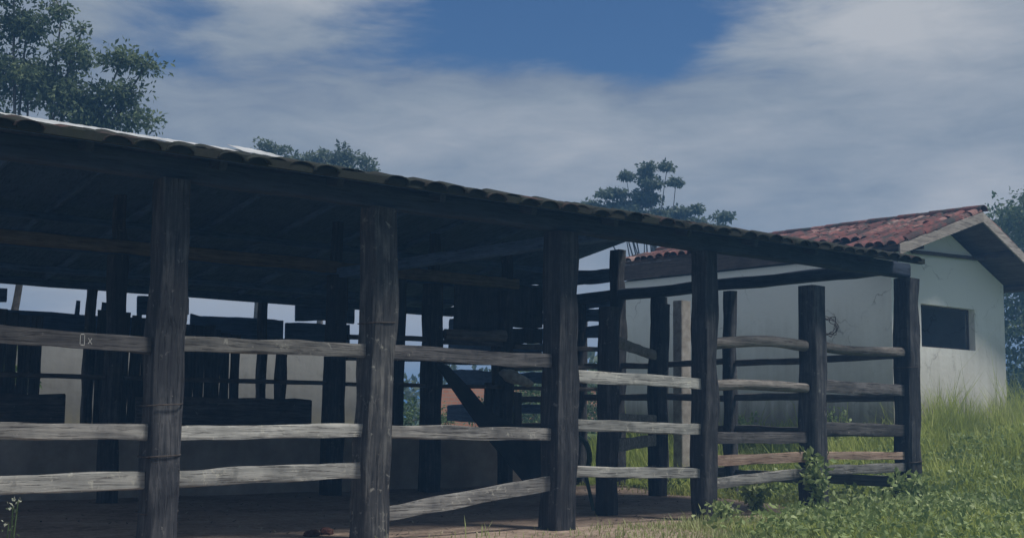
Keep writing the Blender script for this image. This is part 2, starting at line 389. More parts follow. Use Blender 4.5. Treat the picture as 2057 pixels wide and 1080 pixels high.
# rails: (x0, z0, x1, z1, height, material, log?, bow)
def rail(x0, z0, x1, z1, h, mat, y=-.02, log=False, seed=0, bow=0., t=.045, name='rail', label=None):
    o = stick(name, MAT[mat], shed, [(x0, y, z0), (x1, y, z1)], h*.95 if log else t, h, sq=2.3 if log else 7, jit=.010 if log else .006, seed=seed, rings=18, n=16, bow=bow)
    if label: o['label'] = label
    return o
a = [2.44, 4.41, 4.65, 6.52, 6.75, 8.82, 9.09, 11.13, 11.33, 13.08, 13.34, 15.20]
r1 = rail(a[0], 1.77, a[1], 1.70, .13, 'rail_dark', seed=1)
rail(a[0], 1.005, a[1], .99, .125, 'rail', seed=2); rail(a[0], .575, a[1], .60, .14, 'rail_pale', seed=3)
rail(a[2], 1.735, a[3], 1.755, .125, 'rail', seed=4); rail(a[2], .985, a[3], 1.015, .115, 'rail_pale', seed=5); rail(a[2], .605, a[3], .655, .14, 'rail_pale', seed=6)
rail(a[4], 1.75, a[5], 1.74, .135, 'rail_dark', seed=7); rail(a[4], 1.0, a[5], .985, .125, 'rail', seed=8)
rail(a[4], .235, a[5], .475, .14, 'rail', seed=9, label='loose slanting bottom rail')
rail(a[6], 1.60, a[7], 1.555, .125, 'rail_pale', seed=11, bow=.01); rail(a[6], 1.085, a[7], 1.04, .12, 'rail_pale', seed=12); rail(a[6], .59, a[7], .54, .115, 'rail_pale', seed=13)
rail(a[8], 2.035, a[9], 2.09, .135, 'log', log=True, seed=14, bow=.045); rail(a[8], 1.545, a[9], 1.56, .125, 'log', log=True, seed=15, bow=.02)
rail(a[8], .945, a[9], .94, .13, 'rail_dark', seed=16); rail(a[8], .675, a[9], .71, .125, 'rail_red', seed=17, label='reddish brown plank rail'); rail(a[8], .415, a[9], .515, .12, 'rail', seed=18)
rail(a[10], 2.10, a[11], 2.10, .125, 'log', log=True, seed=21, bow=-.02); rail(a[10], 1.60, a[11], 1.575, .15, 'rail_dark', seed=22)
rail(a[10], 1.06, a[11], 1.045, .15, 'rail_dark', seed=23); rail(a[10], .72, a[11], .70, .10, 'rail_red', seed=24, label='reddish brown plank rail'); rail(a[10], .535, a[11], .55, .12, 'rail', seed=25)
# chalk mark on the first rail
mb = MB()
def stroke(p, q, r=.006):
    timber(mb, [(p[0], -.0465, p[1]), (q[0], -.0465, q[1])], .004, r, sq=4, jit=0, rings=1, n=8)
cx, cz = 3.84, 1.725
stroke((cx-.035, cz-.035), (cx-.035, cz+.04)); stroke((cx+.0, cz-.045), (cx+.0, cz+.04)); stroke((cx-.03, cz+.043), (cx-.005, cz+.045)); stroke((cx-.03, cz-.04), (cx-.005, cz-.043))
stroke((cx+.03, cz-.03), (cx+.06, cz+.015)); stroke((cx+.03, cz+.015), (cx+.062, cz-.032))
mb.build('chalk_mark', MAT['chalk'], r1)

# end side (x = 15.3) running back
for i, (y, w, top) in enumerate([(1.42, .13, 2.45), (3.15, .20, 3.16), (4.68, .26, 3.16), (6.6, .2, 3.16), (9.0, .2, 3.16)]):
    post(15.3, y, top, w, seed=30+i, sq=3.5, jit=.016)
post(15.32, 5.68, zroof(5.68)-.16, .21, name='ridge_post', seed=41)
stick('end_beam', MAT['plate_y'], shed, [(15.3, .13, 3.285), (15.3, 10.6, 3.245)], .17, .18, seed=42, jit=.012, rings=30)
for i, (y0, y1) in enumerate([(.13, 1.36), (1.5, 3.04), (3.26, 4.54), (4.82, 6.5), (6.7, 8.9)]):
    for z, h in ((2.05, .095), (1.50, .105), (1.0, .12), (.33, .15)):
        if i >= 3 and z < .5: continue
        stick('rail', MAT['wood_y'], shed, [(15.3, y0, z+.02*math.sin(i*3+z*7)), (15.3, y1, z+.02*math.sin(i*5+z*3))], .045, h, seed=50+i*4+int(z*10), rings=10)
# interior row (y = 6)
for i, (x, w, mt) in enumerate([(3.2, .25, 'post'), (6.53, .25, 'post'), (9.87, .30, 'post'), (11.62, .30, 'post'), (13.1, .22, 'post')]):
    post(x, 6, 3.20, w, mat=mt, seed=60+i, sq=3.2, jit=.02)
    post(x, 6, zroof(6)-.16, .14, name='king_post', seed=160+i, base=3.38)
stick('wall_plate', MAT['beam_lit'], shed, [(1.2, 6, 3.29), (13.3, 6, 3.33)], .16, .17, seed=70, jit=.012, rings=40)
for i, (x0, x1) in enumerate([(3.4, 6.4), (6.66, 9.7), (10.04, 11.46), (11.78, 12.98), (13.22, 15.2)]):
    stick('inner_rail', MAT['rail_dark'], shed, [(x0, 5.95, 1.585+.01*i), (x1, 5.95, 1.60+.012*i)], .05, .06, seed=80+i)
    if i >= 2: stick('inner_rail', MAT['rail_dark'], shed, [(x0, 5.95, 2.30), (x1, 5.95, 2.33)], .05, .075, seed=90+i)
    if i == 3: stick('inner_rail', MAT['log'], shed, [(x0, 5.9, 2.42), (x1, 5.9, 2.44)], .12, .16, sq=2.2, jit=.03, seed=96)
    if i >= 2: stick('inner_rail', MAT['rail_dark'], shed, [(x0, 5.95, 1.98), (x1, 5.95, 2.02)], .05, .06, seed=99+i)
for i, (x, top) in enumerate([(9.65, 2.3), (7.6, 2.2), (14.1, 2.5)]):
    post(x, 7.2, top, .17, name='inner_post', seed=110+i, sq=3)
# back edge boards
for i, (x0, x1, z, h) in enumerate([(9.9, 11.75, 2.64, .46), (3.0, 9.35, 2.60, .30), (11.8, 13.2, 2.62, .44), (12.0, 13.3, 3.06, .30), (15.0, 15.3, 2.7, .8), (8.9, 9.85, 3.0, .30), (3.0, 6.7, 2.98, .22)]):
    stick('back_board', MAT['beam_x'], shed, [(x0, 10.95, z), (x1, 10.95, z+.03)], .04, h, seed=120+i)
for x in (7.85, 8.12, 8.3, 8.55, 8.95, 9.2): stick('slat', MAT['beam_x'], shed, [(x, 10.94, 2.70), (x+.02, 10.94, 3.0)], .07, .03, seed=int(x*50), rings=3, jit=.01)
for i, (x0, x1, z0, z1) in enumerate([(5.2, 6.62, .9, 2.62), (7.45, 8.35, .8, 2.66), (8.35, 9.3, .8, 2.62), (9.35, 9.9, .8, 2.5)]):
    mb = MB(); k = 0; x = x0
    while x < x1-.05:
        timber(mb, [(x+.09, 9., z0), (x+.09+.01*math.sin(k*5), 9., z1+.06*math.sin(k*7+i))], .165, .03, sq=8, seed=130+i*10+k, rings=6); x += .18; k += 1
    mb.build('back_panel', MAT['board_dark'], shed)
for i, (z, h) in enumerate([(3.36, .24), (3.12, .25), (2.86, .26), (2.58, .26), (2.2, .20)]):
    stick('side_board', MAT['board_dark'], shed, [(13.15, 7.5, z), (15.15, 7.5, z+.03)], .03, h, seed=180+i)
for i, (y0, y1, z, h) in enumerate([(5.85, 8.9, 2.95, .22), (5.85, 8.9, 2.66, .20), (6.75, 8.9, 2.42, .14), (5.85, 8.9, 1.86, .2), (6.7, 8.9, 1.3, .16), (6.7, 8.9, .7, .2), (9.1, 10.6, 2.9, .3), (9.1, 10.6, 2.5, .3), (9.1, 10.6, 1.9, .3), (9.1, 10.6, 1.2, .3), (5.85, 10.4, 3.22, .26), (7.15, 9.6, 3.48, .24), (7.3, 8.6, 3.70, .20), (7.2, 7.75, 3.86, .12), (5.8, 7.3, 3.62, .22)]):
    stick('end_board', MAT['beam_y'], shed, [(15.34, y0, z), (15.34, y1, z+.03)], .03, h, seed=500+i)
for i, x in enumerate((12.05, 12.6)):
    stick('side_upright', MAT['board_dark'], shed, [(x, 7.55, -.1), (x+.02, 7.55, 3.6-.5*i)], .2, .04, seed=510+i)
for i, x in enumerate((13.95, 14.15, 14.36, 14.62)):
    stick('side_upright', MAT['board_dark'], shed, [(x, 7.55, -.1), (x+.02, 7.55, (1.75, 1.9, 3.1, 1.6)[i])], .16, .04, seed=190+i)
for i, x in enumerate((1.4, 5.0, 8.0, 11.2, 13.9)):
    post(x, 10.7, zroof(10.7)-.2, .18, name='back_post', seed=140+i, sq=3)
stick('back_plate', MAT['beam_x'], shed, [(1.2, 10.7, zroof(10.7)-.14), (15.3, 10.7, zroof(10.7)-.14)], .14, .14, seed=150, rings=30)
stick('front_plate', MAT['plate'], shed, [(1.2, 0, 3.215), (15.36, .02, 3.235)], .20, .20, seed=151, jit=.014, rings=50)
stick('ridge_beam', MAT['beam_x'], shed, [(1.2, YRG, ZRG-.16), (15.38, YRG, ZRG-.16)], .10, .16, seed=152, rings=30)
# rafters and purlins
xr = 1.4
k = 0
while xr < 14.9:
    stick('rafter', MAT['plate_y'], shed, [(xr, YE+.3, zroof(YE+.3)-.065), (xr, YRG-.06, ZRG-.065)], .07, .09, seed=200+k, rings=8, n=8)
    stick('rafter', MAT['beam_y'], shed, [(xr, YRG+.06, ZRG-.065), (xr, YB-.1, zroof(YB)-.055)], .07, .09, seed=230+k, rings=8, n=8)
    xr += 1.16; k += 1
for k, y in enumerate((7.2, 8.6, 9.8)):
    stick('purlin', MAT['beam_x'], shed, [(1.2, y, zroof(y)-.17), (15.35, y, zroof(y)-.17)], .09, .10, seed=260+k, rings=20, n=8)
lit_lath = stick('lit_lath', MAT['rail_pale'], shed, [(3.55, 1.0, 3.395), (4.1, 1.0, 3.385)], .03, .04, seed=270, rings=4, n=8)  # pale piece added to stand for a lit sliver under the roof
stick('tie_beam', MAT['beam_y'], shed, [(9.9, .1, 3.22), (9.87, 6.0, 3.23)], .13, .15, seed=271, rings=16)

# roof deck + clay tiles
mb = MB()
def deck(y0, y1, th=.03):
    z0, z1 = zroof(y0), zroof(y1)
    e0, e1 = xend(y0), xend(y1)
    vs = [(XL, y0, z0-th), (e0, y0, z0-th), (e1, y1, z1-th), (XL, y1, z1-th), (XL, y0, z0), (e0, y0, z0), (e1, y1, z1), (XL, y1, z1)]
    mb.add(vs, [(0, 3, 2, 1), (4, 5, 6, 7), (0, 1, 5, 4), (1, 2, 6, 5), (2, 3, 7, 6), (3, 0, 4, 7)])
deck(YE+.05, YRG); deck(YRG+.002, YB)
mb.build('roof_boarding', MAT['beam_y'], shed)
mb = MB(); box(mb, (XL, YE+.0, ZE-.015), (14.92, YE+.045, ZE+.052)); mb.build('eave_board', MAT['tile_mossy'], shed, 0)

def tile(mb, foot, down, across, up, length, r0, r1, tint, th=.014, squash=.78):
    """one barrel tile: foot = middle of the lower end; the tile runs up-slope against `down`"""
    n = 7; vs = []; fs = []
    for s, r in ((0, r0), (1, r1)):
        for rr in (r, r-th):
            for i in range(n+1):
                a = math.pi*i/n
                vs.append(foot - down*(length*s) + across*(math.cos(a)*rr) + up*(math.sin(a)*rr*squash))
    m = n+1
    for i in range(n):
        fs += [(i, i+1, 2*m+i+1, 2*m+i), (m+i+1, m+i, 3*m+i, 3*m+i+1), (i+1, i, m+i, m+i+1)]
    mb.add(vs, fs, tint)
def tile_slope(mb, eave, ridge, across, length, pitch, rng, r=.11, redp=.1, c0=0., c1=1e9, jit=1., base_tint=None, squash=.78, sink=0., stop=None):
    """eave, ridge: points at the start of the across run; rows laid eave -> ridge"""
    e = Vector(eave); g2 = Vector(ridge); d = (e-g2); slope = d.length; down = d.normalized(); ac = Vector(across).normalized()
    up = ac.cross(down); up = up if up.z > 0 else -up
    rows = max(1, round(slope/.33)); step = slope/rows; n = int(length/pitch)
    for c in range(n):
        drift = rng.gauss(0, .010*jit)
        for k in range(rows):
            foot = e - down*(step*k) + ac*((c+.5)*pitch + drift + rng.gauss(0, .010*jit)) + up*(.018-sink+rng.uniform(0, .018*jit)) + down*rng.gauss(.02, .018*jit)
            dj = (down + up*rng.gauss(-.045, .012*jit) + ac*rng.gauss(0, .025*jit)).normalized()
            if stop and foot.x > stop(foot.y)-.08: continue
            tnt = rng.random() if base_tint is None else base_tint(rng)
            tile(mb, foot, dj, ac, up, step*1.18, r*rng.uniform(.95, 1.06), r*.84, tnt, squash=squash)
rng = random.Random(5)
mb = MB()
mossy = lambda r: r.random()*.75 if r.random() < .82 else r.uniform(.8, 1.)
tile_slope(mb, (XL, YE, ZE+.005), (XL, YRG, ZRG+.005), (1, 0, 0), XR-XL, .235, rng, .125, base_tint=mossy, jit=1.5, squash=.46, sink=.03, stop=xend)
tile_slope(mb, (XL, YB, zroof(YB)+.005), (XL, YRG, ZRG+.005), (1, 0, 0), XR-XL, .235, rng, .125, base_tint=mossy, squash=.58, sink=.022, stop=xend)
mb.build('roof_tiles', MAT['tile_mossy'], shed)
# pale corrugated sheets lapped over the ridge on the left part of the roof
def sheet(name, x0, x1, y0, z0, y1, z1, droop=0.):
    mb = MB(); n = int((x1-x0)/.04); vs = []; fs = []
    for i in range(n+1):
        x = x0+(x1-x0)*i/n; c = .02+.003*math.sin(x*2*math.pi/.16); dz = -droop*(i/n)**3
        for (y, z) in ((y0, z0), (y1, z1)):
            vs += [(x, y, z+c+dz), (x, y, z+c+dz-.006)]
    for i in range(n):
        o = i*4
        fs += [(o, o+4, o+6, o+2), (o+1, o+3, o+7, o+5), (o, o+1, o+5, o+4), (o+2, o+6, o+7, o+3)]
    fs += [(0, 2, 3, 1), (n*4, n*4+1, n*4+3, n*4+2)]
    mb.add(vs, fs); return mb.build(name, MAT['zinc'], shed)
sheet('roof_sheet', 4.5, 5.9, 4.3, 4.40, 4.75, 4.545)
sheet('roof_sheet', 5.7, 7.6, 4.3, 4.41, 4.75, 4.54)
sheet('roof_sheet', 7.4, 8.4, 4.3, 4.43, 4.75, 4.585, .09)
for x0, x1, y in ((5.1, 5.6, 2.9), (6.0, 6.8, 3.2)):
    sheet('roof_sheet', x0, x1, y, zroof(y)+.07, y+.5, zroof(y+.5)+.09)

# ------------------------------------------------------------------ inner handling fence (between front rail and end side)
fen = thing('inner_fence', 'short inner plank fence with two stout posts standing on the dirt floor inside the shed', 'fence', (12.2, 2.15, 0))
for i, (x, y, top, w) in enumerate([(10.72, 1.13, 2.5, .22), (13.72, 3.2, 2.86, .24)]):
    stick('post', MAT['post'], fen, [(x, y, -.2), (x+.06, y, top)], w, w, sq=4, jit=.02, seed=300+i, rings=24, n=20, up=(0, 1, 0))
dx, dy = 3.0, 2.07
def fpt(s, z): return (10.72+dx*s, 1.13+dy*s, z)
for k, (s0, s1, z0, z1, h, mt) in enumerate([(.05, .95, 1.17, 1.16, .10, 'rail'), (.05, .95, .81, .85, .16, 'rail'), (.05, .96, 2.12, 2.08, .15, 'log'), (.05, .95, .42, .44, .10, 'rail_dark')]):
    stick('plank', MAT[mt], fen, [fpt(s0, z0), fpt(s1, z1)], .05, h, seed=310+k, sq=6 if mt != 'log' else 2.3)

# manger
man = thing('feed_manger', 'low stained concrete manger wall along the back of the shed with dark boards above', 'manger', (8, 6.8, 0))
mb = MB(); box(mb, (1.5, 6.8, -.2), (14.3, 6.98, .97)); w_ = mb.build('wall', MAT['concrete'], man, 0)
bm = bmesh.new(); bm.from_mesh(w_.data); bmesh.ops.bevel(bm, geom=bm.edges[:], offset=.03, segments=2, affect='EDGES'); bm.to_mesh(w_.data); bm.free()
for i, (x0, x1) in enumerate([(1.8, 6.3), (7.3, 10.1)]):
    stick('top_board', MAT['rail_dark'], man, [(x0, 7.03, 1.16), (x1, 7.03, 1.18)], .05, .40, seed=320+i, sq=9)
# dark sheet leaning
mb = MB()
out = [(11.35, 1.95), (11.58, 1.93), (11.95, 1.58), (12.25, 1.24), (12.75, 1.02), (13.2, 1.0), (13.25, .02), (12.95, .02), (12.7, .20), (12.17, .80), (11.8, 1.3)]
n = len(out); fr = [(x, 5.0+.55*z/2, z) for x, z in out]; bk = [(x, 5.035+.55*z/2, z) for x, z in out]
mb.add(fr+bk, [tuple(range(n-1, -1, -1)), tuple(range(n, 2*n))] + [(i, (i+1) % n, n+(i+1) % n, n+i) for i in range(n)])
o = mb.build('leaning_board', MAT['tarp'], None, 0); tag(o, 'dark slanting board leaning inside the shed behind the third bay of rails', 'board'); origin_to(o, (12.4, 5.05, 0))
# sack slung on the inner rail
bm = bmesh.new(); bmesh.ops.create_uvsphere(bm, u_segments=28, v_segments=16, radius=1)
for v in bm.verts:
    c = v.co.copy(); q = mnoise.noise(c*1.7+Vector((3, 1, 4)))*.25+mnoise.noise(c*4.)*.08
    c *= 1+q; v.co = Vector((c.x*.33, c.y*.12, c.z*.10-.26*(c.x*.33)))
me = bpy.data.meshes.new('feed_sack'); bm.to_mesh(me); bm.free(); me.materials.append(MAT['sack']); me.polygons.foreach_set('use_smooth', [True]*len(me.polygons))
o = bpy.data.objects.new('feed_sack', me); COL.objects.link(o); o.location = (13.12, 5.78, 1.78); tag(o, 'pale grey empty sack slung over an inner rail behind the third bay', 'sack')
HPX = 10.95
# green hoop behind the fourth post
mb = MB(); pts = []
for i in range(25):
    aa = math.pi*2*i/24; pts.append(Vector((HPX+.17*math.cos(aa), 1.95-.10*math.cos(aa), .66+.27*math.sin(aa))))
for i in range(24): timber(mb, [pts[i], pts[i+1]], .07, .05, sq=3, jit=0, rings=1, n=8)
timber(mb, [(HPX+.15, 1.9, .42), (HPX+.21, 1.8, -.05)], .05, .05, sq=2, rings=2, n=8); timber(mb, [(HPX-.13, 2.0, .42), (HPX-.19, 2.1, -.05)], .05, .05, sq=2, rings=2, n=8)
o = mb.build('feeder_hoop', MAT['hoop'], None, 40); tag(o, 'dark green upright hoop on short legs seen low beside the thick dark front post', 'hoop'); origin_to(o, (HPX, 1.95, 0))
# pale mottled post outside the end fence
o = stick('concrete_post', MAT['pale_concrete'], None, [(16.5, 5.3, .0), (16.5, 5.3, 3.22)], .25, .22, sq=9, jit=.004, seed=330, rings=16)
tag(o, 'pale mottled square post standing just outside the dark end fence', 'post'); origin_to(o, (16.5, 5.3, 0))
# curl of wire on the thin end post
mb = MB(); rw = random.Random(3); prev = None
for i in range(60):
    aa = i*.42; rr = .13+.04*math.sin(i*.9)+rw.uniform(-.02, .02)
    p = Vector((15.36+rr*math.cos(aa)*.8, 1.33-rr*math.cos(aa)*.35+rw.uniform(-.03, .03), 2.53+rr*math.sin(aa)*1.05))
    if prev: timber(mb, [prev, p], .012, .012, sq=2, jit=0, rings=1, n=5)
    prev = p
timber(mb, [(15.3, 1.38, 2.40), (15.33, 1.36, 2.46)], .012, .012, sq=2, jit=0, rings=1, n=5)
o = mb.build('wire_coil', MAT['wire'], None, 60); tag(o, 'loose curl of thin wire on top of a thin fence post, against the white wall', 'wire'); origin_to(o, (15.33, 1.36, 2.4))
# dung clods on the floor
for i, (x, y, s, lab) in enumerate([(6.35, .55, .055, 'flatter dark clod on the dirt floor left of the lichen covered post'), (6.55, .62, .045, 'small round reddish clod on the dirt floor nearest the lichen covered post')]):
    bm = bmesh.new(); bmesh.ops.create_icosphere(bm, subdivisions=3, radius=1)
    for v in bm.verts: v.co *= 1+.35*mnoise.noise(v.co*2+Vector((i*5, 0, 0))); 
    for v in bm.verts: v.co = Vector((v.co.x*s*1.5, v.co.y*s*1.2, v.co.z*s*(.7+i*.3)))
    me = bpy.data.meshes.new('clod'); bm.to_mesh(me); bm.free(); me.materials.append(MAT['clod'])
    o = bpy.data.objects.new('clod', me); COL.objects.link(o); o.location = (x, y, float(gh(x, y))+s*.4); tag(o, lab, 'clod', 'clods on the shed floor')

# ------------------------------------------------------------------ house
HX0, HX1, HY0, HY1, HZ = 19.42, 23.16, 3.0, 9.8, .3
house = thing('white_house', 'small white plastered outbuilding with red clay tile gable roof and one dark window', 'house', (21.25, 3.0, .6))
RX, RZ = 21.25, 4.95; SL, SR = .318, .45
def zh(x): return RZ-SL*(RX-x) if x <= RX else RZ-SR*(x-RX)
TH = .20
def slk(y): return SL-.085*min(1, max(0, (y-3.2)/4.0))
def zl(x, y): return RZ-slk(y)*(RX-x)
wx0, wx1, wz0, wz1 = 20.32, 22.10, 2.51, 3.29
mb = MB()
SO = .26
def wall_y(y, th, hole=True):
    # gable wall with window: polygons front/back + reveals
    def ring(yy, rev):
        A = [(HX0, yy, HZ), (wx0, yy, HZ), (wx1, yy, HZ), (HX1, yy, HZ), (HX0, yy, wz0), (wx0, yy, wz0), (wx1, yy, wz0), (HX1, yy, wz0),
             (HX0, yy, wz1), (wx0, yy, wz1), (wx1, yy, wz1), (HX1, yy, wz1), (HX0, yy, zh(HX0)-SO), (wx0, yy, zh(wx0)-SO), (RX, yy, RZ-SO), (wx1, yy, zh(wx1)-SO), (HX1, yy, zh(HX1)-SO)]
        fs = [(0, 1, 5, 4), (1, 2, 6, 5), (2, 3, 7, 6), (4, 5, 9, 8), (6, 7, 11, 10), (8, 9, 13, 12), (9, 10, 15, 14, 13), (10, 11, 16, 15)]
        if not hole: fs.append((5, 6, 10, 9))
        mb.add(A, [tuple(reversed(f)) for f in fs] if rev else fs)
    ring(y, False); ring(y+th, True)
    if hole:
        P = lambda x, z: [(x, y, z), (x, y+th, z)]
        q = P(wx0, wz0)+P(wx1, wz0)+P(wx1, wz1)+P(wx0, wz1)
        mb.add(q, [(0, 2, 3, 1), (2, 4, 5, 3), (4, 6, 7, 5), (6, 0, 1, 7)])
wall_y(HY0, TH)
wall_y(HY1-TH, TH, False)
for x0, x1 in ((HX0, HX0+TH), (HX1-TH, HX1)):
    zt = min(zh(x0), zh(x1))-SO
    # outer skin flush with the gable's end: start just behind its plane
    box(mb, (x0, HY0+.0005, HZ), (x1, HY1-.0005, zt))
hw = mb.build('wall', MAT['plaster'], house, 0)
mb = MB(); box(mb, (HX0-.03, HY0-.02, HZ), (HX0+.16, HY0+.12, zh(HX0)-SO-.03)); mb.build('corner_pier', MAT['plaster'], house, 0)
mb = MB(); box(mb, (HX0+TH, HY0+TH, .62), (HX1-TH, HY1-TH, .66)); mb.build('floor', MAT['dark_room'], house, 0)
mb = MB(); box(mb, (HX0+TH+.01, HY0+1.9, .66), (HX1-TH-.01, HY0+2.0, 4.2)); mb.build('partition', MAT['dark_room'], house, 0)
# window frame
mb = MB()
for (p, q) in (((wx0, wz0), (wx0, wz1)), ((wx1, wz0), (wx1, wz1)), ((wx0, wz0), (wx1, wz0)), ((wx0, wz1), (wx1, wz1))):
    timber(mb, [(p[0], HY0+.15, p[1]), (q[0], HY0+.15, q[1])], .05, .05, sq=8, jit=.002, rings=2, n=8)
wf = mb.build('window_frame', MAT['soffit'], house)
# roof
rf_y0, rf_y1 = 2.30, 10.1
RXL, RXR = 18.62, 23.85
rmb = MB()
def slab(x0, x1, th):
    z0, z1 = zh(x0), zh(x1)
    vs = [(x0, rf_y0, z0-th), (x1, rf_y0, z1-th), (x1, rf_y1, z1-th), (x0, rf_y1, z0-th), (x0, rf_y0, z0), (x1, rf_y0, z1), (x1, rf_y1, z1), (x0, rf_y1, z0)]
    rmb.add(vs, [(0, 3, 2, 1), (4, 5, 6, 7), (0, 1, 5, 4), (1, 2, 6, 5), (2, 3, 7, 6), (3, 0, 4, 7)])
def slab_short(x0, x1, th, y1):
    z0, z1 = zh(x0), zh(x1)
    vs = [(x0, rf_y0, z0-th), (x1, rf_y0, z1-th), (x1, y1, z1-th), (x0, y1, z0-th), (x0, rf_y0, z0), (x1, rf_y0, z1), (x1, y1, z1), (x0, y1, z0)]
    rmb.add(vs, [(0, 3, 2, 1), (4, 5, 6, 7), (0, 1, 5, 4), (1, 2, 6, 5), (2, 3, 7, 6), (3, 0, 4, 7)])
slab_short(RXL+.04, RXL+.758, .05, rf_y0+1.12)
ysl = [rf_y0, 3.2, 4.2, 5.2, 6.2, 7.2, rf_y1]
for ya, yb_ in zip(ysl[:-1], ysl[1:]):
    x0, x1 = RXL+.76, RX-.001; c8 = [(x, y_, zl(x, y_)-d_) for d_ in (.05, 0) for (x, y_) in ((x0, ya), (x1, ya), (x1, yb_), (x0, yb_))]
    rmb.add(c8, [(0, 3, 2, 1), (4, 5, 6, 7), (0, 1, 5, 4), (1, 2, 6, 5), (2, 3, 7, 6), (3, 0, 4, 7)])
slab(RX+.001, RXR-.04, .05)
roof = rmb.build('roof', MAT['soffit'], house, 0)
for (x0, x1) in ((RXL, RX-.002), (RX+.002, RXR)):
    mbb = MB(); yb = rf_y0-.035
    z0, z1 = zh(x0)+.0, zh(x1)+.0
    vs = [(x0, yb, z0-.15), (x1, yb, z1-.15), (x1, yb+.032, z1-.15), (x0, yb+.032, z0-.15), (x0, yb, z0+.03), (x1, yb, z1+.03), (x1, yb+.032, z1+.03), (x0, yb+.032, z0+.03)]
    mbb.add(vs, [(0, 3, 2, 1), (4, 5, 6, 7), (0, 1, 5, 4), (1, 2, 6, 5), (2, 3, 7, 6), (3, 0, 4, 7)]); mbb.build('barge_board', MAT['barge'], roof, 0)
for x in (RXL+.86, 19.9, RX, 22.4, RXR-.3):
    stick('purlin', MAT['soffit'], roof, [(x, rf_y0+.01, zh(x)-.115), (x, rf_y1, zh(x)-.115)], .08, .10, seed=int(x*9), rings=10, n=8)
stick('gable_pole', MAT['soffit'], house, [(20.0, HY0-.06, 4.20), (22.35, HY0-.06, 4.27)], .07, .07, sq=2, seed=401, rings=14)
mb = MB()
for ya, yb_ in zip(ysl[:-1], ysl[1:]):
    c8 = [(x, y_, z) for (zt, zb) in ((0, 0),) for x in (RXL+.73, RXL+.765) for (y_, z) in ((ya, zh(RXL+.75)-.22), (yb_, zh(RXL+.75)-.22), (yb_, zl(RXL+.75, yb_)-.055), (ya, zl(RXL+.75, ya)-.055))]
    mb.add(c8, [(0, 1, 2, 3), (7, 6, 5, 4), (0, 4, 5, 1), (1, 5, 6, 2), (2, 6, 7, 3), (3, 7, 4, 0)])
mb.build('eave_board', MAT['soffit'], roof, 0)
rng = random.Random(9)
mb = MB()
def redt(r):
    return min(1, max(0, r.gauss(.52, .26)))
tile_slope(mb, (RXL-.05, rf_y0-.02, zh(RXL)-.0), (RX, rf_y0-.02, RZ+.0), (0, 1, 0), 1.14, .225, rng, .11, base_tint=redt, jit=1.3)
yy = rf_y0+1.0
while yy < rf_y1-.2:
    tile_slope(mb, (RXL+.70, yy, zl(RXL+.72, yy)), (RX, yy, RZ), (0, 1, 0), .23, .225, rng, .11, base_tint=redt, jit=1.3); yy += .225
tile_slope(mb, (RXR+.05, rf_y0-.02, zh(RXR)-.0), (RX, rf_y0-.02, RZ+.0), (0, 1, 0), rf_y1-rf_y0, .225, rng, .11, base_tint=redt, jit=1.3)
mb.build('roof_tiles', MAT['tile_red'], roof)
mb = MB(); y = rf_y0-.06
while y < rf_y1:
    tile(mb, Vector((RX, y, RZ+.05+rng.uniform(0, .012))), Vector((0, -1, -.05)), Vector((1, 0, 0)), Vector((0, 0, 1)), .42, .135, .12, min(1, max(0, rng.gauss(.25, .2)))); y += .34
mb.build('ridge_tiles', MAT['tile_red'], roof)

# ------------------------------------------------------------------ walls farther back
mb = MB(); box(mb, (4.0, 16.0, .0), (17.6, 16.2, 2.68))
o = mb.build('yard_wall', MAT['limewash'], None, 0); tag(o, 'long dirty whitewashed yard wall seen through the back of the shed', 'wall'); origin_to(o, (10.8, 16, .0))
mb = MB(); box(mb, (23.0, 22.0, .4), (34.0, 22.2, 2.1))
o = mb.build('brick_wall', MAT['brick'], None, 0); tag(o, 'low orange brick wall far behind the shed above green grass', 'wall'); origin_to(o, (28, 22, .5))

# ------------------------------------------------------------------ foliage
def leaf_cloud(centers, sizes, count, leaf, seed, aspect=2.4, droop=.4, tint0=None):
    """count leaves scattered round each centre; returns V, F, tint"""
    r = np.random.default_rng(seed)
    nC = len(centers); c = np.repeat(centers, count, 0); s = np.repeat(sizes, count, 0); n = len(c)
    d = r.normal(size=(n, 3)); d /= np.linalg.norm(d, axis=1)[:, None]
    p = c + d*(r.random((n, 1))**.5)*s
    ax = r.normal(size=(n, 3)); ax[:, 2] -= droop; ax = ax*.8+d*.7; ax /= np.linalg.norm(ax, axis=1)[:, None]
    q = np.cross(ax, r.normal(size=(n, 3))); q /= np.linalg.norm(q, axis=1)[:, None]
    nn = np.cross(ax, q)
    ln = leaf*r.uniform(.6, 1.3, (n, 1)); w = ln/aspect
    V = np.stack([p, p+ax*ln*.5+q*w*.5+nn*ln*.06, p+ax*ln, p+ax*ln*.5-q*w*.5+nn*ln*.06], 1).reshape(-1, 3)
    Fi = np.arange(n*4).reshape(n, 4)
    base = np.repeat(r.random(nC) if tint0 is None else tint0, count)
    t = np.clip(base*.55+r.random(n)*.45, 0, 1)
    return V, Fi, np.repeat(t, 4)
def crown_points(lobes, per, seed, shell=.55):
    r = np.random.default_rng(seed); P = []
    for (cx, cy, cz, rx, ry, rz) in lobes:
        n = max(3, int(per*(rx*ry*rz)**(2/3)))
        d = r.normal(size=(n, 3)); d /= np.linalg.norm(d, axis=1)[:, None]
        k = shell+(1-shell)*r.random((n, 1))
        P.append(np.array([cx, cy, cz])+d*k*np.array([rx, ry, rz]))
    return np.concatenate(P)
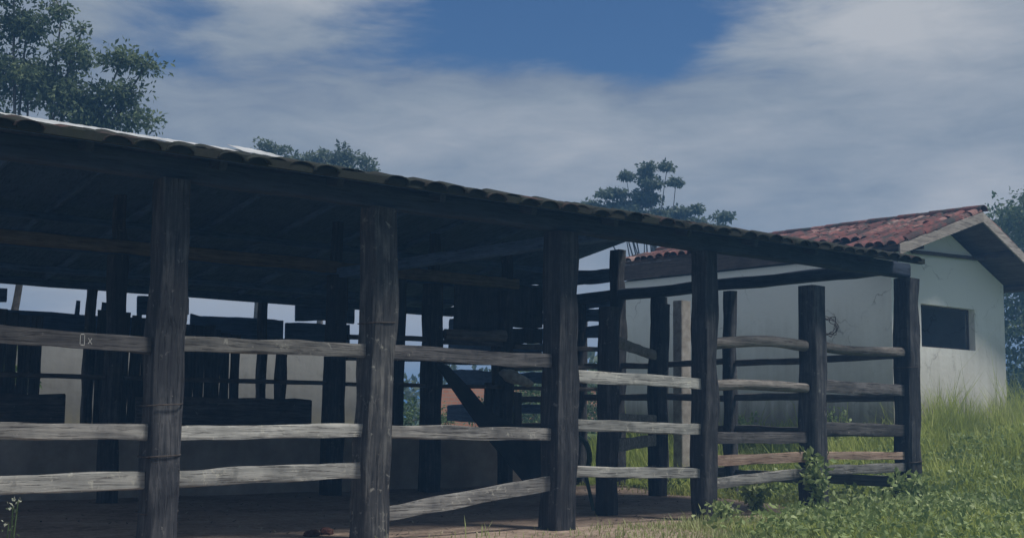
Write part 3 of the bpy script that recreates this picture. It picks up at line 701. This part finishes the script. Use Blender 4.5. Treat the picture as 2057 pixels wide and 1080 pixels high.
def tree(name, label, base, lobes, per, csize, count, leaf, mat, seed, trunk_r=.2, cat='tree', group=None, aspect=2.2, shell=.5, fork=.5, droop=.4, limbs=True):
    b = Vector((base[0], base[1], base[2])); t = thing(name, label, cat, b, group)
    rr = random.Random(seed); mb = MB()
    tops = [Vector(l[:3]) for l in lobes]
    cen = sum(tops, Vector())/len(tops); zlow = min(l[2]-l[5]*.3 for l in lobes)
    fk = Vector((b.x*.6+cen.x*.4, b.y*.6+cen.y*.4, b.z+max(.3, (zlow-b.z)*fork)))
    timber(mb, [b-Vector((0, 0, .3)), fk], trunk_r*2, trunk_r*2, sq=2, jit=.03, seed=seed, rings=10, n=10, taper=.7)
    P = crown_points(lobes, per, seed, shell)
    for l, tp in zip(lobes, tops):
        m = fk.lerp(tp, .5)+Vector((rr.uniform(-.2, .2), rr.uniform(-.2, .2), .15))
        timber(mb, [fk, m, tp], trunk_r*1.1, trunk_r*1.1, sq=2, jit=.02, seed=seed+3, rings=8, n=7, taper=.28)
    if limbs:
        for i in range(0, len(P), 2):
            p = Vector(P[i]); near = min(tops, key=lambda q: (q-p).length)
            timber(mb, [near, near.lerp(p, .5)+Vector((0, 0, .04)), p], trunk_r*.16, trunk_r*.16, sq=2, jit=.0, rings=3, n=4, taper=.4)
    mb.build('trunk', MAT['bark'], t)
    sz = np.random.default_rng(seed+1).uniform(.7, 1.25, (len(P), 1))*np.array(csize)
    V, Fi, tt = leaf_cloud(P, sz, count, leaf, seed+2, aspect, droop)
    mesh_obj('crown', V, Fi.tolist(), MAT[mat], t, 0, tt)
    return t
# big tree behind the left end of the shed
tree('leafy_tree', 'large leafy tree rising behind the left end of the shed roof', (8.2, 16.2, .4),
     [(8.3, 15.7, 8.95, .55, .55, .42), (8.4, 15.8, 7.9, .95, .9, .50), (9.1, 15.2, 7.5, .75, .7, .42), (9.85, 14.5, 8.28, .45, .4, .20), (10.22, 14.2, 8.15, .26, .26, .18), (9.9, 14.6, 7.5, .5, .45, .34),
      (10.2, 14.4, 7.1, .34, .34, .24), (9.05, 15.2, 8.35, .5, .45, .26), (8.0, 15.8, 10.0, 1.15, 1., .5), (9.5, 15., 7.05, .7, .6, .34), (8.85, 15.3, 9.3, .28, .25, .14), (9.25, 15.2, 8.95, .2, .2, .1), (6.9, 16.8, 9.2, 1.5, 1.4, 1.1), (7.2, 16.9, 7.6, 1.4, 1.3, .8)],
     190, (.33, .31, .21), 30, .12, 'leaf', 21, .10, shell=.2)
# low crowns over the roof, middle left
tree('bushy_tree', 'low bushy tree crown just above the shed roof, broader and lower one', (20.4, 24.6, .5), [(19.75, 24.5, 9.05, .5, .5, .2), (20.2, 24.1, 9.1, .5, .5, .26), (20.75, 23.7, 9.35, .24, .24, .26), (20.8, 23.7, 9.0, .6, .5, .3), (21.3, 23.2, 8.85, .4, .4, .28), (20.6, 24., 8.5, 1.5, 1., .5)], 150, (.2, .2, .15), 22, .14, 'leaf_far', 31, .13)
tree('bushy_tree', 'small tuft of tree crown over the shed roof at the end of its pale sheets', (18.7, 25.4, .5), [(18.75, 25.4, 9.5, .3, .3, .2), (19.2, 25., 9.35, .38, .4, .14), (18.9, 25.2, 9.0, .6, .5, .4)], 170, (.17, .17, .13), 22, .13, 'leaf_far', 33, .09)
# umbrella-leaved tree over the roof, right of centre
um = []
rq = random.Random(4)
for (px, pz, rx) in [(31.55, 9.92, .28), (32.05, 9.95, .2), (30.95, 9.6, .24), (31.6, 9.35, .5), (32.3, 9.42, .34), (30.6, 8.98, .55), (30.2, 8.62, .34), (31.15, 8.62, .6), (31.9, 8.78, .32), (31.75, 8.25, .6), (30.95, 8.15, .55), (32.5, 8.4, .42), (33.0, 8.5, .25), (32.85, 8.0, .5), (33.85, 8.28, .36), (34.15, 7.95, .3), (33.5, 7.95, .4), (32.2, 7.75, .8), (31.2, 7.7, .8)]:
    k = (px-31.7)/2.2
    um.append((px, 21.15-k*1.3+rq.uniform(-.5, .5), pz, rx*1.1, rx*1.1, .10))
tree('umbrella_tree', 'open crowned tree with flat leaf clusters above the middle right of the shed roof', (31.9, 21.1, .5), um + [(31.6, 21.2, 7.9, 1.5, 1., .35), (31.0, 21.6, 8.3, .6, .6, .25), (32.9, 20.4, 7.75, .8, .6, .2), (31.6, 21.2, 8.9, .5, .5, .25), (31.7, 21.2, 9.6, .3, .3, .2), (32.4, 20.8, 8.25, .6, .5, .2)], 330, (.2, .2, .1), 20, .16, 'leaf_far', 41, .07, aspect=1.9, shell=.15, fork=.45, droop=.9)
# trees beyond the house, right edge
tree('dark_tree', 'dark leafy tree behind the right gable corner of the white house', (36.0, 9.5, .6), [(35.2, 9.0, 7.0, 1.5, 1.3, .9), (36.2, 9.4, 5.6, 1.7, 1.4, 1.1), (35.2, 9.2, 4.2, 1.4, 1.3, 1.), (36.5, 9.2, 3.2, 1.5, 1.2, 1.1), (37.5, 10, 7.2, 1.6, 1.5, 1.2)], 60, (.3, .3, .22), 26, .17, 'leaf', 51, .16, shell=.3)
tree('dark_bush', 'dark bush low at the right edge behind the white house', (34.8, 9.3, .6), [(34.7, 9.0, 1.7, 1.2, 1., .9), (35.6, 9.1, 2.2, 1.2, 1., 1.)], 60, (.3, .3, .25), 26, .15, 'leaf_shrub', 53, .06, cat='bush')
# growth seen through the shed, far back
bs = [(7.35, 15.2, .6, 3.0, 'grey green bush beyond the far left of the shed interior', 1.0), (19.6, 18.4, .6, 1.3, 'bright green bush seen low between the third bay rails', 1.3),
      (22.9, 17.0, .6, 2.2, 'green bush seen through the shed left of the thick dark front post', 1.2), (24.6, 15.8, .6, 2.6, 'yellow green bush seen between the posts right of the thick dark front post', 1.2), (29.2, 18., .6, 1.5, 'bush in front of the brick wall toward the house', 1.4), (24.75, 20.6, .6, 1.7, 'narrow green bush hiding part of the orange brick wall near its left end', .75), (26.4, 20.2, .6, 1.9, 'broad green bush hiding the middle of the orange brick wall', 1.7)]
for i, (x, y, z, h, lab, rx) in enumerate(bs):
    tree('bush', lab, (x, y, z), [(x, y, z+h*.45, rx, rx, h*.42), (x+.5, y-.3, z+h*.3, rx*.8, rx*.8, h*.3), (x-.6, y+.2, z+h*.35, rx*.7, rx*.7, h*.33)], 40, (.25, .25, .2), 24, .12, 'leaf_shrub', 60+i, .05, cat='bush', group='bushes behind the shed')

# grass and ground cover
def blades(n, xr, yr, dens, hmin, hmax, wid, seed, hfun=None):
    r = np.random.default_rng(seed)
    x = r.uniform(*xr, n); y = r.uniform(*yr, n); keep = r.random(n) < dens(x, y)
    x, y = x[keep], y[keep]; n = len(x)
    z = gh(x, y)-.01
    cl = .5+.5*np.sin(x*2.3+1.3*np.sin(y*1.7))*np.sin(y*2.9+1.1*np.cos(x*1.9))
    h = (hmin+(hmax-hmin)*r.random(n)**1.8)*(.45+.95*cl)*(1+.7*(r.random(n) > .97))
    if hfun is not None: h = h*hfun(x, y)
    a = r.uniform(0, 2*np.pi, n); lean = h*r.uniform(.1, .75, n); w = wid*r.uniform(.6, 1.3, n)
    dx, dy = np.cos(a), np.sin(a); px_, py_ = -dy, dx
    P0 = np.stack([x, y, z], 1); side = np.stack([px_, py_, np.zeros(n)], 1); dr = np.stack([dx, dy, np.zeros(n)], 1); up = np.array([0, 0, 1.])
    m1 = P0+dr*(lean*.3)[:, None]+up*(h*.55)[:, None]; m2 = P0+dr*lean[:, None]+up*(h*.95)[:, None]
    V = np.stack([P0-side*(w*.5)[:, None], P0+side*(w*.5)[:, None], m1+side*(w*.42)[:, None], m1-side*(w*.42)[:, None], m2], 1).reshape(-1, 3)
    o = np.arange(n)*5
    q = np.stack([o, o+1, o+2, o+3], 1).tolist(); t = np.stack([o+3, o+2, o+4], 1).tolist()
    lf = .5+.5*np.sin(x*.9+2*np.sin(y*.6))*np.cos(y*.8-.6*x); tint = np.clip(.02+.2*cl+.34*lf+.45*r.random(n), 0, 1)
    return V, q+t, np.repeat(tint, 5)
def infront(x, y): return (y < 1.)|(x > 15.)
def d_green(x, y):
    gsn = grassiness(x, y); vis = ((x*.633+(y+10.17)*.774) > 6)
    return np.where((x > 10.2), gsn, 0.)*vis
tallf = lambda x, y: .42+.95*sst(15.2, 17.2, x)+1.1*sst(17.5, 19.6, x)*sst(1.0, 2.6, y)*(y < 3.2)+.9*sst(22.5, 24, x)
V1, F1, T1 = blades(150000, (10.2, 26), (-5.5, 9.5), d_green, .10, .44, .016, 71, tallf)
o = mesh_obj('grass', V1, F1, MAT['grass'], None, 0, T1); o['kind'] = 'stuff'; o['label'] = 'lush green grass rising from the shed corner to the white house'; o['category'] = 'grass'
V1, F1, T1 = blades(26000, (6.2, 13.2), (-2.6, .15), lambda x, y: np.clip(sst(.2, -.5, y)*(.06+.94*sst(8.2, 11.2, x)), 0, 1), .03, .13, .010, 72)
o = mesh_obj('dry_grass', V1, F1, MAT['grass_dry'], None, 0, T1); o['kind'] = 'stuff'; o['label'] = 'short yellowish grass along the foot of the front posts'; o['category'] = 'grass'
# broad-leaved ground cover
r = np.random.default_rng(77); n = 6500
x = r.uniform(9.5, 24, n); y = r.uniform(-5., 5., n); k = r.random(n) < grassiness(x, y)*(.45+.55*np.exp(-((y+.5)/1.5)**2)); x, y = x[k], y[k]
z = gh(x, y)+r.uniform(.05, .20, len(x))*(1+.8*sst(15.5, 17, x))
V1, F1, T1 = leaf_cloud(np.stack([x, y, z], 1), np.full((len(x), 1), .12)*np.array([1, 1, .7]), 9, .07, 78, 1.6, -.2)
o = mesh_obj('ground_cover', V1, F1.tolist(), MAT['weed'], None, 0, T1); o['kind'] = 'stuff'; o['label'] = 'broad leaved weeds spreading through the grass by the corner posts'; o['category'] = 'weeds'
# tall seeding stalks by the gable wall
V1, F1, T1 = blades(2000, (19.2, 25), (.8, 3.0), lambda x, y: np.full_like(x, .8), .7, 1.25, .008, 79)
o = mesh_obj('tall_grass', V1, F1, MAT['grass_dry'], None, 0, T1); o['kind'] = 'stuff'; o['label'] = 'tall thin seeding grass against the white gable wall'; o['category'] = 'grass'

# straw and crumbs trodden into the floor
r = np.random.default_rng(95); n = 5200
x = r.uniform(1.5, 15, n); y = r.uniform(-1.2, 6.6, n)
k = r.random(n) < np.clip(.35+.65*np.sin(x*1.9+np.sin(y*2.1))*np.sin(y*1.6+.7), .08, 1); x, y = x[k], y[k]; n = len(x)
a_ = r.uniform(0, 6.283, n); ln = r.uniform(.02, .12, n); wd = r.uniform(.003, .012, n); z = gh(x, y)+.006
d = np.stack([np.cos(a_)*ln, np.sin(a_)*ln, r.uniform(0, .02, n)], 1); q = np.stack([-np.sin(a_)*wd, np.cos(a_)*wd, np.zeros(n)], 1); p = np.stack([x, y, z], 1)
V1 = np.stack([p-q, p+q, p+d+q*.6, p+d-q*.6], 1).reshape(-1, 3)
o = mesh_obj('straw_litter', V1, np.arange(n*4).reshape(n, 4).tolist(), MAT['litter'], None, 0, np.repeat(r.random(n), 4)); o['kind'] = 'stuff'; o['label'] = 'scattered straw and dung crumbs on the earth floor'; o['category'] = 'litter'
# far wood
r = np.random.default_rng(91); n = 520
aa = r.uniform(-.05, 1.25, n); dd = r.uniform(52, 70, n); x = np.sin(aa)*dd; y = np.cos(aa)*dd-10
z = gh(x, y)+r.uniform(.2, 3.4, n)*(.65+.35*np.sin(aa*9.+1)**2)
V1, F1, T1 = leaf_cloud(np.stack([x, y, z], 1), np.full((n, 1), .9)*np.array([1, 1, .7]), 60, .38, 92, 1.8, 0)
o = mesh_obj('far_wood', V1, F1.tolist(), MAT['leaf_far'], None, 0, T1); o['kind'] = 'stuff'; o['label'] = 'far low scrub seen as a thin line beyond the yard'; o['category'] = 'scrub'
def weed(label, x, y, h, spread, nst, seed, leaf=.09, mat='weed', name='weed', flower=False):
    z = float(gh(x, y)); t = thing(name, label, 'plant', (x, y, z), 'weeds round the shed posts'); rr = random.Random(seed); mb = MB(); C = []
    tips = []
    for i in range(nst):
        a = rr.uniform(0, 6.28); k = rr.uniform(.2, 1)*spread; hh = h*rr.uniform(.6, 1.)
        p0 = Vector((x+rr.uniform(-.03, .03), y+rr.uniform(-.03, .03), z-.03)); p1 = p0+Vector((math.cos(a)*k*.3, math.sin(a)*k*.3, hh*.6)); p2 = p0+Vector((math.cos(a)*k, math.sin(a)*k, hh))
        timber(mb, [p0, p1, p2], .012, .012, sq=2, jit=0, rings=5, n=5, taper=.5); tips.append(p2)
        for s in range(3, 11): C.append((p0.lerp(p1, s/5) if s <= 5 else p1.lerp(p2, (s-5)/5)))
    mb.build('stem', MAT['stem'], t)
    C = np.array([tuple(c) for c in C][::2 if flower and h > .6 else 1])
    V, Fi, tt = leaf_cloud(C, np.full((len(C), 1), .05)*np.ones((1, 3)), 5, leaf, seed+5, 1.8, 0.)
    mesh_obj('leaves', V, Fi.tolist(), MAT[mat], t, 0, tt)
    if flower:
        V, Fi, tt = leaf_cloud(np.array([tuple(c) for c in tips]), np.full((len(tips), 1), .03)*np.ones((1, 3)), 7, .025, seed+9, 1.5, 0.)
        mesh_obj('flowers', V, Fi.tolist(), MAT['flower'], t, 0, tt)
    return t
weed('leafy creeper climbing the shorter rounded post', 13.0, -.28, .85, .22, 7, 401, .10, name='creeper')
weed('white flowering weed at the foot of the post with the bright front edge', 11.05, -.42, .26, .25, 7, 402, .07, flower=True)
weed('weed clump crowding the left foot of the corner post', 14.75, -.35, .5, .3, 9, 403, .10)
weed('weed growing inside the fence left of the shorter rounded post', 12.7, .45, .42, .3, 9, 404, .11)
weed('tall weed against the white side wall behind the end fence, left one', 18.6, 5.6, .75, .3, 6, 405, .08)
weed('tall weed against the white side wall behind the end fence, nearer the house corner', 18.7, 3.6, .85, .3, 6, 406, .08)
weed('thin flowering weed alone at the far lower left', 2.37, -3.0, .74, .05, 3, 407, .02, mat='leaf', flower=True)

# ------------------------------------------------------------------ humid air
mb = MB(); box(mb, (-960, -660, -1.5), (1560, 1860, 12.6))
hz = bpy.data.materials.new('haze_air'); hz.use_nodes = True; t = hz.node_tree; t.nodes.clear()
pv = t.nodes.new('ShaderNodeVolumePrincipled'); pv.inputs['Color'].default_value = (.22, .52, 1., 1); pv.inputs['Density'].default_value = HAZE; pv.inputs['Anisotropy'].default_value = .1
ho = t.nodes.new('ShaderNodeOutputMaterial'); t.links.new(pv.outputs[0], ho.inputs['Volume'])
o = mb.build('haze', hz, None, 0); o['kind'] = 'stuff'
